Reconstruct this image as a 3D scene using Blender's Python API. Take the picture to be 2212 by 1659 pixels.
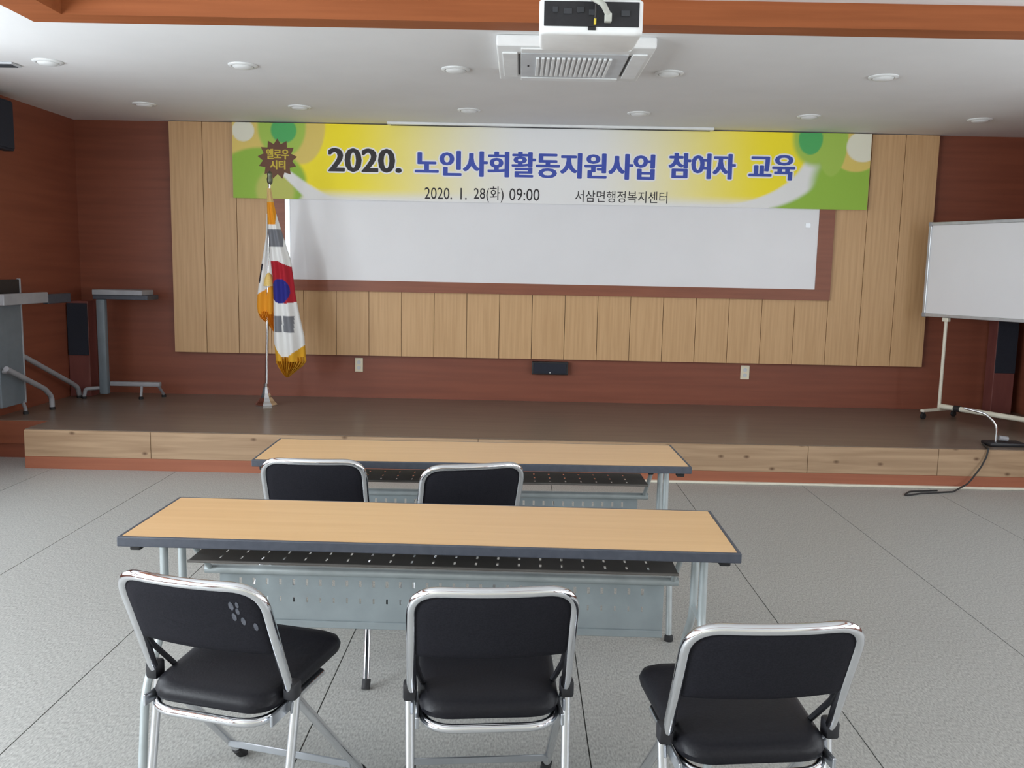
import bpy, bmesh, math, random
from mathutils import Vector, Matrix

random.seed(7)
SC = bpy.context.scene
COL = SC.collection
for o in list(bpy.data.objects):
    bpy.data.objects.remove(o, do_unlink=True)

# ---------------------------------------------------------------- camera
F_PX, PITCH, YAW, ROLL, CAM_H = 1908.16, 0.1296, 0.0070, 0.0199, 1.5103
cam = bpy.data.cameras.new('camera')
cam.sensor_fit = 'HORIZONTAL'
cam.sensor_width = 36.0
cam.lens = F_PX / 2212.0 * 36.0
cam.clip_start = 0.05
camo = bpy.data.objects.new('camera', cam)
COL.objects.link(camo)
_fw = Vector((-math.sin(YAW) * math.cos(PITCH), math.cos(YAW) * math.cos(PITCH), -math.sin(PITCH)))
_rt = Vector((math.cos(YAW), math.sin(YAW), 0))
_up = _rt.cross(_fw)
_r2 = _rt * math.cos(ROLL) + _up * math.sin(ROLL)
_u2 = -_rt * math.sin(ROLL) + _up * math.cos(ROLL)
camo.matrix_world = Matrix(((_r2.x, _u2.x, -_fw.x, 0), (_r2.y, _u2.y, -_fw.y, 0), (_r2.z, _u2.z, -_fw.z, CAM_H), (0, 0, 0, 1)))
SC.camera = camo

# ---------------------------------------------------------------- room numbers (metres)
XL, XR = -4.056, 4.59            # side walls
YB, YF = 8.168, -3.2             # wall behind the stage, wall behind the camera
ZC = 2.767                       # ceiling
ST_Y, ST_H = 6.269, 0.2885       # stage front, stage height
YP = 8.108                       # face of the blond panelling
WIN_L = [(-2.6, -0.9), (-0.5, 1.2), (1.6, 3.3), (3.7, 5.4)]      # window openings, y ranges, left wall
WIN_R = [(-2.6, -0.9), (-0.5, 1.2), (1.6, 3.3), (3.7, 5.4)]
WZ0, WZ1 = 0.75, 2.55

# ---------------------------------------------------------------- world, daylight, exposure
world = bpy.data.worlds.new('sky')
SC.world = world
world.use_nodes = True
bg = world.node_tree.nodes['Background']
bg.inputs[0].default_value = (0.75, 0.87, 1.0, 1)
bg.inputs[1].default_value = 1.0


def window_light(name, x, y0, y1, side, power, color):
    l = bpy.data.lights.new(name, 'AREA')
    l.shape = 'RECTANGLE'
    l.size = (y1 - y0) - 0.10
    l.size_y = (WZ1 - WZ0) - 0.10
    l.energy = power
    l.color = color
    o = bpy.data.objects.new(name, l)
    COL.objects.link(o)
    o.location = (x, (y0 + y1) / 2, (WZ0 + WZ1) / 2)
    # emits along local -Z; local X along world y, local Y along world z
    nx = 1.0 if side == 'left' else -1.0
    zc = Vector((-nx, 0, 0))
    yc = Vector((0, 0, 1))
    xc = yc.cross(zc)
    o.matrix_world = Matrix(((xc.x, yc.x, zc.x, x), (xc.y, yc.y, zc.y, (y0 + y1) / 2), (xc.z, yc.z, zc.z, (WZ0 + WZ1) / 2), (0, 0, 0, 1)))
    return o


for (a, b), p in zip(WIN_L, (105, 290, 70, 85)):
    window_light('daylight_left', XL - 0.10, a, b, 'left', p, (0.88, 0.95, 1.0))
for (a, b), p in zip(WIN_R, (80, 75, 50, 42)):
    window_light('daylight_right', XR + 0.10, a, b, 'right', p, (0.92, 0.97, 1.0))

SC.view_settings.view_transform = 'Standard'
SC.view_settings.look = 'None'
SC.view_settings.gamma = 1.0
SC.view_settings.use_curve_mapping = False
SC.view_settings.exposure = -0.28
SC.cycles.use_denoising = True
SC.cycles.max_bounces = 7
SC.cycles.use_adaptive_sampling = True
SC.cycles.adaptive_threshold = 0.03
SC.cycles.diffuse_bounces = 5
SC.cycles.caustics_reflective = False
SC.cycles.caustics_refractive = False


# ---------------------------------------------------------------- materials
def lin(c):
    c /= 255.0
    return c / 12.92 if c <= 0.04045 else ((c + 0.055) / 1.055) ** 2.4


def S(r, g, b):
    return (lin(r), lin(g), lin(b), 1.0)


def mat(name, c1, c2=None, rough=0.5, metal=0.0, scale=(8, 8, 8), detail=4.0, lo=0.35, hi=0.65, bump=0.0, bscale=None, coat=0.0, distort=0.0, spec=0.5):
    m = bpy.data.materials.new(name)
    m.use_nodes = True
    nt = m.node_tree
    b = nt.nodes['Principled BSDF']
    b.inputs['Roughness'].default_value = rough
    b.inputs['Metallic'].default_value = metal
    b.inputs['Specular IOR Level'].default_value = spec
    if coat:
        b.inputs['Coat Weight'].default_value = coat
        b.inputs['Coat Roughness'].default_value = 0.15
    tc = nt.nodes.new('ShaderNodeTexCoord')
    mp = nt.nodes.new('ShaderNodeMapping')
    mp.inputs['Scale'].default_value = scale
    nt.links.new(tc.outputs['Object'], mp.inputs['Vector'])
    nz = nt.nodes.new('ShaderNodeTexNoise')
    nz.inputs['Scale'].default_value = 1.0
    nz.inputs['Detail'].default_value = detail
    nz.inputs['Distortion'].default_value = distort
    nt.links.new(mp.outputs['Vector'], nz.inputs['Vector'])
    rp = nt.nodes.new('ShaderNodeValToRGB')
    rp.color_ramp.elements[0].position = lo
    rp.color_ramp.elements[1].position = hi
    rp.color_ramp.elements[0].color = c1
    rp.color_ramp.elements[1].color = c2 or tuple(min(1, v * 1.12) for v in c1[:3]) + (1,)
    nt.links.new(nz.outputs['Fac'], rp.inputs['Fac'])
    nt.links.new(rp.outputs['Color'], b.inputs['Base Color'])
    if bump:
        bp = nt.nodes.new('ShaderNodeBump')
        bp.inputs['Strength'].default_value = bump
        bp.inputs['Distance'].default_value = 0.004
        nt.links.new(nz.outputs['Fac'], bp.inputs['Height'])
        nt.links.new(bp.outputs['Normal'], b.inputs['Normal'])
    return m


def mat_attr(name, rough=0.6, spec=0.3):
    """colour printed on the cloth, read from the mesh's colour attribute"""
    m = bpy.data.materials.new(name)
    m.use_nodes = True
    nt = m.node_tree
    b = nt.nodes['Principled BSDF']
    b.inputs['Roughness'].default_value = rough
    b.inputs['Specular IOR Level'].default_value = spec
    a = nt.nodes.new('ShaderNodeAttribute')
    a.attribute_name = 'print'
    nt.links.new(a.outputs['Color'], b.inputs['Base Color'])
    return m


M = {}
M['wall_red'] = mat('red_brown_wood_wall', S(124, 67, 48), S(135, 75, 54), 0.5, scale=(1.0, 1.0, 18), detail=6)
M['wall_cream'] = mat('cream_wall', S(205, 200, 188), S(212, 208, 196), 0.8, scale=(3, 3, 3))
M['ceiling'] = mat('white_ceiling', S(228, 228, 228), S(232, 232, 232), 0.85, scale=(2, 2, 2))
M['orange_wood'] = mat('orange_wood_trim', S(147, 84, 49), S(160, 93, 56), 0.6, scale=(1.2, 14, 30), detail=5, spec=0.18)
M['kick'] = mat('reddish_kick_board', S(150, 90, 66), S(160, 98, 72), 0.5, scale=(1.2, 14, 30))
M['floor_dark'] = mat('floor_joint', S(86, 86, 84), S(94, 94, 92), 0.8)
M['floor'] = mat('grey_floor_covering', S(136, 136, 133), S(182, 182, 178), 0.45, scale=(170, 60, 60), detail=6, lo=0.3, hi=0.72, spec=0.45)
M['stage_deck'] = mat('dark_brown_stage_floor', S(110, 97, 86), S(122, 108, 96), 0.30, scale=(1.5, 22, 22), detail=5)
M['panel'] = mat('blond_wood_panel', S(194, 155, 110), S(207, 168, 123), 0.5, scale=(46, 46, 1.6), detail=5)
M['panel_back'] = mat('panel_groove', S(92, 66, 48), S(100, 72, 52), 0.7)
M['frame_brown'] = mat('brown_board_frame', S(132, 76, 54), S(144, 84, 60), 0.45, scale=(2, 30, 30))
M['board_white'] = mat('whiteboard_surface', S(228, 228, 231), S(231, 231, 234), 0.28, scale=(2, 2, 2))
M['alu'] = mat('aluminium', S(196, 200, 204), S(206, 210, 214), 0.35, metal=0.7, scale=(20, 20, 3))
M['chrome'] = mat('polished_chrome', S(222, 224, 228), S(228, 230, 234), 0.10, metal=1.0, scale=(10, 10, 10))
M['steel'] = mat('satin_steel', S(180, 184, 190), S(190, 194, 200), 0.28, metal=0.9, scale=(10, 10, 10))
M['black_vinyl'] = mat('black_vinyl', S(20, 20, 25), S(25, 25, 30), 0.45, scale=(160, 160, 160), bump=0.12, spec=0.22)
M['black_fabric'] = mat('black_fabric', S(26, 26, 32), S(33, 33, 39), 0.75, scale=(240, 240, 240), bump=0.1, spec=0.15)
M['black_plastic'] = mat('black_plastic', S(28, 28, 32), S(34, 34, 38), 0.45, scale=(60, 60, 60))
M['rubber'] = mat('black_rubber', S(26, 26, 28), S(32, 32, 34), 0.7, scale=(60, 60, 60))
M['top_wood'] = mat('beech_laminate', S(206, 166, 119), S(212, 173, 126), 0.38, scale=(1.6, 34, 34), detail=5)
M['edge_dark'] = mat('dark_grey_edge_band', S(62, 66, 76), S(70, 74, 84), 0.5, scale=(40, 40, 40))
M['grey_metal'] = mat('grey_painted_steel', S(138, 147, 150), S(146, 155, 158), 0.45, scale=(12, 12, 12))
M['shelf_shaded'] = mat('shaded_shelf_sheet', S(92, 88, 84), S(100, 96, 92), 0.6, scale=(12, 12, 12))  # shade under the tabletop is put into this darker grey
M['grey_leg'] = mat('light_grey_painted_steel', S(168, 176, 178), S(180, 188, 190), 0.35, metal=0.35, scale=(12, 12, 12))
M['pale_grey'] = mat('pale_grey_paint', S(146, 147, 152), S(156, 157, 162), 0.5, scale=(8, 8, 8))
M['grey_board'] = mat('blue_grey_laminate', S(104, 114, 122), S(112, 122, 130), 0.5, scale=(8, 8, 8))
M['white_plastic'] = mat('white_plastic', S(226, 228, 228), S(232, 234, 234), 0.45, scale=(10, 10, 10))
M['greyish_plastic'] = mat('grey_white_plastic', S(196, 200, 204), S(204, 208, 212), 0.45, scale=(10, 10, 10))  # a little greyer than the white plastic
M['cream_plastic'] = mat('cream_plastic', S(222, 214, 190), S(230, 222, 198), 0.5, scale=(10, 10, 10))
M['cream_metal'] = mat('cream_painted_tube', S(216, 212, 196), S(224, 220, 204), 0.4, scale=(10, 10, 10))
M['dark_slot'] = mat('dark_opening', S(48, 50, 54), S(56, 58, 62), 0.8)
M['speaker_cloth'] = mat('dark_speaker_grille', S(30, 34, 46), S(38, 42, 54), 0.85, scale=(260, 260, 260), bump=0.2)
M['speaker_wood'] = mat('maroon_speaker_cabinet', S(112, 62, 58), S(122, 70, 64), 0.5, scale=(20, 20, 3))
M['gold'] = mat('gold_cord', S(224, 190, 104), S(236, 204, 124), 0.5, scale=(80, 80, 80))
M['fringe_y'] = mat('yellow_fringe', S(168, 110, 16), S(232, 176, 46), 0.7, scale=(220, 220, 6), detail=3)  # dark streaks paint in the shade of grooves between strands
M['fringe_o'] = mat('orange_fringe', S(212, 132, 18), S(226, 148, 30), 0.7, scale=(220, 220, 6), detail=3)
M['banner'] = mat_attr('printed_banner', 0.55)
M['flag'] = mat_attr('printed_flag_cloth', 0.8)
M['ink_black'] = mat('black_print', S(40, 36, 40), S(46, 42, 46), 0.6)
M['ink_blue'] = mat('blue_print', S(58, 78, 172), S(64, 84, 178), 0.6)
M['ink_white'] = mat('white_print', S(238, 238, 238), S(240, 240, 240), 0.6)
M['ink_brown'] = mat('brown_print', S(104, 66, 46), S(110, 72, 50), 0.6)
M['ink_yellow'] = mat('yellow_print', S(200, 178, 56), S(208, 186, 62), 0.6)
M['finial'] = mat('aged_dark_metal', S(96, 98, 84), S(112, 114, 98), 0.4, metal=0.6, scale=(60, 60, 60))
M['scuff'] = mat('pale_scuff', S(74, 77, 86), S(92, 95, 104), 0.8, scale=(120, 120, 120))
M['cable_grey'] = mat('grey_cable', S(176, 178, 170), S(190, 192, 184), 0.6, scale=(30, 30, 30))
M['cable_black'] = mat('black_cable', S(34, 32, 32), S(42, 40, 40), 0.6, scale=(30, 30, 30))
M['red_dark'] = M['wall_red']


def pine_material():
    m = mat('knotty_pine', S(154, 126, 98), S(176, 148, 118), 0.5, scale=(1.4, 30, 26), detail=6, distort=0.6)
    nt = m.node_tree
    b = nt.nodes['Principled BSDF']
    rp = [n for n in nt.nodes if n.type == 'VALTORGB'][0]
    tc = [n for n in nt.nodes if n.type == 'TEX_COORD'][0]
    mp = nt.nodes.new('ShaderNodeMapping')
    mp.inputs['Scale'].default_value = (3.0, 1.0, 5.0)
    mp.inputs['Location'].default_value = (0.35, 0.0, 0.2)
    nt.links.new(tc.outputs['Object'], mp.inputs['Vector'])
    sp = nt.nodes.new('ShaderNodeSeparateXYZ')
    cb = nt.nodes.new('ShaderNodeCombineXYZ')
    nt.links.new(mp.outputs['Vector'], sp.inputs[0])
    nt.links.new(sp.outputs['X'], cb.inputs['X'])
    nt.links.new(sp.outputs['Z'], cb.inputs['Y'])
    vo = nt.nodes.new('ShaderNodeTexVoronoi')
    vo.voronoi_dimensions = '2D'
    vo.inputs['Scale'].default_value = 1.0
    nt.links.new(cb.outputs[0], vo.inputs['Vector'])
    r2 = nt.nodes.new('ShaderNodeValToRGB')
    r2.color_ramp.elements[0].position = 0.02
    r2.color_ramp.elements[0].color = (1, 1, 1, 1)
    r2.color_ramp.elements[1].position = 0.085
    r2.color_ramp.elements[1].color = (0, 0, 0, 1)
    nt.links.new(vo.outputs['Distance'], r2.inputs['Fac'])
    mx = nt.nodes.new('ShaderNodeMix')
    mx.data_type = 'RGBA'
    mx.inputs[7].default_value = S(104, 78, 56)
    nt.links.new(r2.outputs['Color'], mx.inputs[0])
    nt.links.new(rp.outputs['Color'], mx.inputs[6])
    nt.links.new(mx.outputs[2], b.inputs['Base Color'])
    return m


M['pine'] = pine_material()


# ---------------------------------------------------------------- mesh helpers
class MB:
    def __init__(self):
        self.v, self.f = [], []

    def add(self, vs, fs):
        k = len(self.v)
        self.v += [tuple(p) for p in vs]
        self.f += [tuple(i + k for i in q) for q in fs]
        return self

    def box(self, x0, x1, y0, y1, z0, z1):
        vs = [(x0, y0, z0), (x1, y0, z0), (x1, y1, z0), (x0, y1, z0), (x0, y0, z1), (x1, y0, z1), (x1, y1, z1), (x0, y1, z1)]
        fs = [(0, 3, 2, 1), (4, 5, 6, 7), (0, 1, 5, 4), (1, 2, 6, 5), (2, 3, 7, 6), (3, 0, 4, 7)]
        return self.add(vs, fs)

    def rbox(self, x0, x1, y0, y1, z0, z1, r=0.005, seg=2):
        bm = bmesh.new()
        bmesh.ops.create_cube(bm, size=1.0)
        for v in bm.verts:
            v.co = Vector((x0 + (v.co.x + .5) * (x1 - x0), y0 + (v.co.y + .5) * (y1 - y0), z0 + (v.co.z + .5) * (z1 - z0)))
        bmesh.ops.bevel(bm, geom=bm.edges[:], offset=r, segments=seg, profile=0.5, affect='EDGES')
        bm.verts.ensure_lookup_table()
        bm.verts.index_update()
        self.add([v.co[:] for v in bm.verts], [[v.index for v in f.verts] for f in bm.faces])
        bm.free()
        return self

    def tube(self, pts, r, seg=12, cap=True):
        pts = [Vector(p) for p in pts]
        n = len(pts)
        t0 = (pts[1] - pts[0]).normalized()
        ref = Vector((0, 0, 1)) if abs(t0.z) < .9 else Vector((1, 0, 0))
        nrm = t0.cross(ref).normalized()
        vs, fs = [], []
        for i, p in enumerate(pts):
            if i == 0:
                t = t0
            elif i == n - 1:
                t = (pts[-1] - pts[-2]).normalized()
            else:
                t = ((pts[i + 1] - p).normalized() + (p - pts[i - 1]).normalized()).normalized()
            nrm = (nrm - t * nrm.dot(t)).normalized()
            bn = t.cross(nrm)
            rr = r[i] if isinstance(r, (list, tuple)) else r
            for k in range(seg):
                a = 2 * math.pi * k / seg
                vs.append(p + nrm * (math.cos(a) * rr) + bn * (math.sin(a) * rr))
        for i in range(n - 1):
            for k in range(seg):
                a, b = i * seg + k, i * seg + (k + 1) % seg
                fs.append((a, b, b + seg, a + seg))
        if cap:
            fs.append(tuple(range(seg))[::-1])
            fs.append(tuple((n - 1) * seg + k for k in range(seg)))
        return self.add(vs, fs)

    def lathe(self, prof, cx=0, cy=0, seg=28, axis='z', sy=1.0):
        vs, fs = [], []
        for (r, z) in prof:
            for k in range(seg):
                a = 2 * math.pi * k / seg
                vs.append((cx + r * math.cos(a), cy + r * sy * math.sin(a), z))
        for i in range(len(prof) - 1):
            for k in range(seg):
                a, b = i * seg + k, i * seg + (k + 1) % seg
                fs.append((a, b, b + seg, a + seg))
        fs.append(tuple(range(seg))[::-1])
        fs.append(tuple((len(prof) - 1) * seg + k for k in range(seg)))
        return self.add(vs, fs)

    def pad(self, poly, layers, mapf):
        """stack of scaled copies of a 2D outline; layers = [(height, scale)]"""
        cx = sum(p[0] for p in poly) / len(poly)
        cy = sum(p[1] for p in poly) / len(poly)
        w = max(p[0] for p in poly) - min(p[0] for p in poly)
        hgt = max(p[1] for p in poly) - min(p[1] for p in poly)
        vs, fs = [], []
        n = len(poly)
        for (h, ins) in layers:
            sx, sy = max(0.02, 1 - 2 * ins / w), max(0.02, 1 - 2 * ins / hgt)
            for p in poly:
                vs.append(mapf(cx + (p[0] - cx) * sx, cy + (p[1] - cy) * sy, h))
        for i in range(len(layers) - 1):
            for k in range(n):
                a, b = i * n + k, i * n + (k + 1) % n
                fs.append((a, b, b + n, a + n))
        fs.append(tuple(range(n))[::-1])
        fs.append(tuple((len(layers) - 1) * n + k for k in range(n)))
        return self.add(vs, fs)

    def slotted(self, x0, x1, z0, z1, y0, y1, rows, swap=False):
        """sheet with real slots; rows = [(za, zb, pitch, slot width)]; swap: sheet lies flat (z axis <-> y axis)"""
        def bx(a0, a1, b0, b1):
            if swap:
                self.box(a0, a1, b0, b1, y0, y1)
            else:
                self.box(a0, a1, y0, y1, b0, b1)
        z = z0
        for (za, zb, pitch, sw) in rows:
            bx(x0, x1, z, za)
            n = int((x1 - x0 - 0.06) / pitch)
            st = (x0 + x1) / 2 - pitch * (n - 1) / 2
            a = x0
            for i in range(n):
                c = st + i * pitch
                bx(a, c - sw / 2, za, zb)
                a = c + sw / 2
            bx(a, x1, za, zb)
            z = zb
        bx(x0, x1, z, z1)
        return self

    def build(self, name, material, parent=None, smooth=False, loc=None):
        me = bpy.data.meshes.new(name)
        me.from_pydata(self.v, [], self.f)
        bm = bmesh.new()
        bm.from_mesh(me)
        bmesh.ops.recalc_face_normals(bm, faces=bm.faces[:])
        bm.to_mesh(me)
        bm.free()
        me.materials.append(material)
        if smooth:
            me.polygons.foreach_set('use_smooth', [True] * len(me.polygons))
            try:
                me.set_sharp_from_angle(angle=math.radians(38))
            except Exception:
                pass
        me.update()
        o = bpy.data.objects.new(name, me)
        COL.objects.link(o)
        if parent:
            o.parent = parent
        if loc:
            o.location = loc
        return o


def fillet(pts, radii, n=7):
    pts = [Vector(p) for p in pts]
    out = [pts[0]]
    for i in range(1, len(pts) - 1):
        r = radii[i - 1]
        p, a, b = pts[i], pts[i - 1], pts[i + 1]
        d1, d2 = (a - p).normalized(), (b - p).normalized()
        ang = d1.angle(d2)
        if r <= 0 or ang > 3.13:
            out.append(p)
            continue
        t = min(r / math.tan(ang / 2), (a - p).length * .48, (b - p).length * .48)
        s, e = p + d1 * t, p + d2 * t
        for k in range(n + 1):
            u = k / n
            out.append(s * (1 - u) ** 2 + p * (2 * u * (1 - u)) + e * u ** 2)
    out.append(pts[-1])
    return out


def rpoly(corners, radii, n=5):
    """rounded 2D polygon"""
    out = []
    m = len(corners)
    for i in range(m):
        p, a, b = Vector(corners[i]), Vector(corners[i - 1]), Vector(corners[(i + 1) % m])
        d1, d2 = (a - p).normalized(), (b - p).normalized()
        r = radii[i]
        s, e = p + d1 * r, p + d2 * r
        for k in range(n + 1):
            u = k / n
            q = s * (1 - u) ** 2 + p * (2 * u * (1 - u)) + e * u ** 2
            out.append((q.x, q.y))
    return out


def densify(pts, step):
    out = []
    for a, b in zip(pts, pts[1:]):
        a, b = Vector(a), Vector(b)
        n = max(1, int((b - a).length / step))
        for k in range(n):
            out.append(a.lerp(b, k / n))
    out.append(Vector(pts[-1]))
    return out


def tag(o, label, cat, group=None):
    o['label'] = label
    o['category'] = cat
    if group:
        o['group'] = group
    return o


def thing(name, label, cat, loc=(0, 0, 0), rz=0.0, group=None):
    o = bpy.data.objects.new(name, None)
    o.empty_display_size = 0.1
    COL.objects.link(o)
    o.location = loc
    o.rotation_euler = (0, 0, rz)
    return tag(o, label, cat, group)


def struct(o, label=None, cat=None):
    o['kind'] = 'structure'
    if label:
        o['label'] = label
    if cat:
        o['category'] = cat
    return o


def copy_tree(root, loc, rz, label):
    r = root.copy()
    COL.objects.link(r)
    r.location = loc
    r.rotation_euler = (0, 0, rz)
    r['label'] = label
    for ch in list(root.children):
        c = ch.copy()
        COL.objects.link(c)
        c.parent = r
        for g in list(ch.children):
            d = g.copy()
            COL.objects.link(d)
            d.parent = c
    return r


# ================================================================= STRUCTURE
# floor: sheets of covering laid front to back over a dark screed, joints open
fl = MB().box(XL - .2, XR + .2, YF - .2, YB + .2, -0.10, -0.004).build('floor', M['floor_dark'])
struct(fl, 'grey speckled floor covering with straight joints', 'floor')
FX0, FS = 0.2485, 0.9077
k0 = math.floor((XL - FX0) / FS)
for k in range(k0, 6):
    a, b = max(XL, FX0 + k * FS) + 0.0022, min(XR, FX0 + (k + 1) * FS) - 0.0022
    if b - a < 0.02:
        continue
    MB().box(a, b, YF, ST_Y + 0.42, -0.0035, 0.0).build('floor_sheet', M['floor'], fl)

# back wall and side walls
struct(MB().box(XL - .2, XR + .2, YB, YB + .2, -0.1, 3.1).build('wall_back', M['wall_red']), 'red-brown wood wall behind the stage', 'wall')
struct(MB().box(XL - .2, XR + .2, YF - .2, YF, -0.1, 3.1).build('wall_front', M['wall_cream']), 'cream wall behind the viewer', 'wall')


def side_wall(name, x0, x1, wins):
    mb = MB()
    mb.box(x0, x1, YF, YB, -0.1, WZ0)
    mb.box(x0, x1, YF, YB, WZ1, 3.1)
    y = YF
    for a, b in wins:
        mb.box(x0, x1, y, a, WZ0, WZ1)
        y = b
    mb.box(x0, x1, y, YB, WZ0, WZ1)
    return struct(mb.build(name, M['wall_red']), 'red-brown wood side wall', 'wall')


side_wall('wall_left', XL - .2, XL, WIN_L)
side_wall('wall_right', XR, XR + .2, WIN_R)
nwin = 0
for wins, x in ((WIN_L, XL), (WIN_R, XR)):
    for a, b in wins:
        nwin += 1
        t = 0.045
        x0, x1 = (x - 0.06, x - 0.01) if x < 0 else (x + 0.01, x + 0.06)
        f = MB()
        f.box(x0, x1, a, a + t, WZ0, WZ1).box(x0, x1, b - t, b, WZ0, WZ1)
        f.box(x0, x1, a, b, WZ0, WZ0 + t).box(x0, x1, a, b, WZ1 - t, WZ1)
        f.box(x0, x1, (a + b) / 2 - t / 2, (a + b) / 2 + t / 2, WZ0, WZ1)
        struct(f.build('window_%d' % nwin, M['white_plastic']))

# ceiling with a raised tray in front of the stage
TX0, TX1, TY0, TY1 = -2.611, 3.14, 0.10, 4.879     # outer edge of the timber ring
RX0, RX1, RY0, RY1 = -2.385, 2.91, 0.28, 4.722     # inner edge
ZU = 2.885
ce = MB()
ce.box(XL, XR, TY1, YB, ZC, ZC + .04)
ce.box(XL, XR, YF, TY0, ZC, ZC + .04)
ce.box(XL, TX0, TY0, TY1, ZC, ZC + .04)
ce.box(TX1, XR, TY0, TY1, ZC, ZC + .04)
ceil = struct(ce.build('ceiling', M['ceiling']), 'white plastered ceiling', 'ceiling')
MB().box(RX0 - .05, RX1 + .05, RY0 - .05, RY1 + .05, ZU, ZU + .04).build('ceiling_tray', M['ceiling'], ceil)
MB().box(XL - .2, XR + .2, YF - .2, YB + .2, 3.1, 3.14).build('ceiling_slab', M['ceiling'], ceil)
ntrim = 0
for (a, b, c, d) in ((TX0, TX1, RY1, TY1), (TX0, TX1, TY0, RY0), (TX0, RX0, RY0, RY1), (RX1, TX1, RY0, RY1)):
    ntrim += 1
    struct(MB().box(a, b, c, d, ZC - .006, ZU + .02).build('trim_%d' % ntrim, M['orange_wood']), 'orange-brown timber edge of the raised ceiling tray', 'trim')

# ----------------------------------------------------------------- stage
stage = thing('stage', 'low platform with dark brown deck and knotty pine front', 'stage', (0, ST_Y, 0))
SXL = -3.577
sd = MB()
sd.box(SXL, XR - .002, 0.022, YB - ST_Y - .002, 0, ST_H)
sd.box(XL + .002, SXL, 0.365, YB - ST_Y - .002, 0, ST_H)
sd.build('deck', M['stage_deck'], stage)
for a, b in ((SXL, -2.655), (-2.655, -0.28), (-0.28, 2.10), (2.10, 3.037), (3.037, XR - .004)):
    MB().rbox(a + .0015, b - .0015, 0.0, 0.0219, 0.090, ST_H - .004, r=0.002, seg=1).build('pine_board', M['pine'], stage)
MB().rbox(XL + .003, SXL, 0.345, 0.3649, 0.105, ST_H - .004, r=0.002, seg=1).build('pine_board', M['frame_brown'], stage)
MB().box(SXL, XR - .003, 0.004, 0.0219, 0.0, 0.0895).build('kick_board', M['kick'], stage)
MB().box(XL + .003, SXL, 0.350, 0.3649, 0.0, 0.104).build('kick_board', M['wall_red'], stage)
MB().rbox(0.75, XR - .003, -0.028, 0.0035, 0.0, 0.016, r=0.004).build('floor_strip', M['cream_metal'], stage)

# ----------------------------------------------------------------- blond panelling on the back wall
PX0, PX1, PZ0, PZ1 = -3.1786, 3.7074, 0.690, 2.760
pan = MB().box(PX0 + .01, PX1 - .01, YP + .018, YB - .0005, PZ0 + .01, PZ1).build('wood_panelling', M['panel_back'])
tag(pan, 'wide blond wood panelling raised off the red-brown back wall', 'panelling')
NPL = 23
pw = (PX1 - PX0) / NPL
for i in range(NPL):
    a, b = PX0 + i * pw, PX0 + (i + 1) * pw
    MB().box(a + .0025, b - .0025, YP, YP + .0179, PZ0, PZ1).build('plank', M['panel'], pan)

# ----------------------------------------------------------------- fixed white board
wb = thing('wall_whiteboard', 'long white writing board in a wide brown frame under the banner', 'whiteboard', (0.29, YP, 1.28))
BX0, BX1, BZ0, BZ1 = -2.137, 2.673, 1.378, 2.40
ox, oz = 0.29, 1.28
y0, y1 = -0.028, -0.0005
MB().box(BX0 - ox, BX1 - ox, -0.020, -0.0006, BZ0 - oz, BZ1 - oz).build('board_surface', M['board_white'], wb)
MB().box(-2.24 - ox, 2.812 - ox, y0, y1, 0.0, BZ0 - oz).build('frame_rail', M['frame_brown'], wb)
MB().box(-2.24 - ox, 2.812 - ox, y0, y1, BZ1 - oz, BZ1 - oz + .1).build('frame_rail', M['frame_brown'], wb)
MB().box(-2.24 - ox, BX0 - ox, y0, y1, BZ0 - oz, BZ1 - oz).build('frame_stile', M['frame_brown'], wb)
MB().box(BX1 - ox, 2.812 - ox, y0, y1, BZ0 - oz, BZ1 - oz).build('frame_stile', M['frame_brown'], wb)
MB().box(BX0 - ox, BX0 + .045 - ox, -0.024, -0.0201, BZ0 - oz, BZ1 - oz).build('edge_strip', M['alu'], wb)
MB().box(2.555 - ox, 2.60 - ox, -0.0225, -0.0201, 1.93 - oz, 1.97 - oz).build('name_plate', M['alu'], wb)

# ----------------------------------------------------------------- printed banner
BNX0, BNX1, BNZ0, BNZ1, BNY = -2.594, 3.086, 2.094, 2.756, 8.066
bn = thing('event_banner', 'long yellow and green printed banner with black and blue lettering', 'banner', ((BNX0 + BNX1) / 2, BNY, BNZ0))


def mix(a, b, t):
    t = max(0, min(1, t))
    t = t * t * (3 - 2 * t)
    return tuple(x + (y - x) * t for x, y in zip(a, b))


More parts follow.
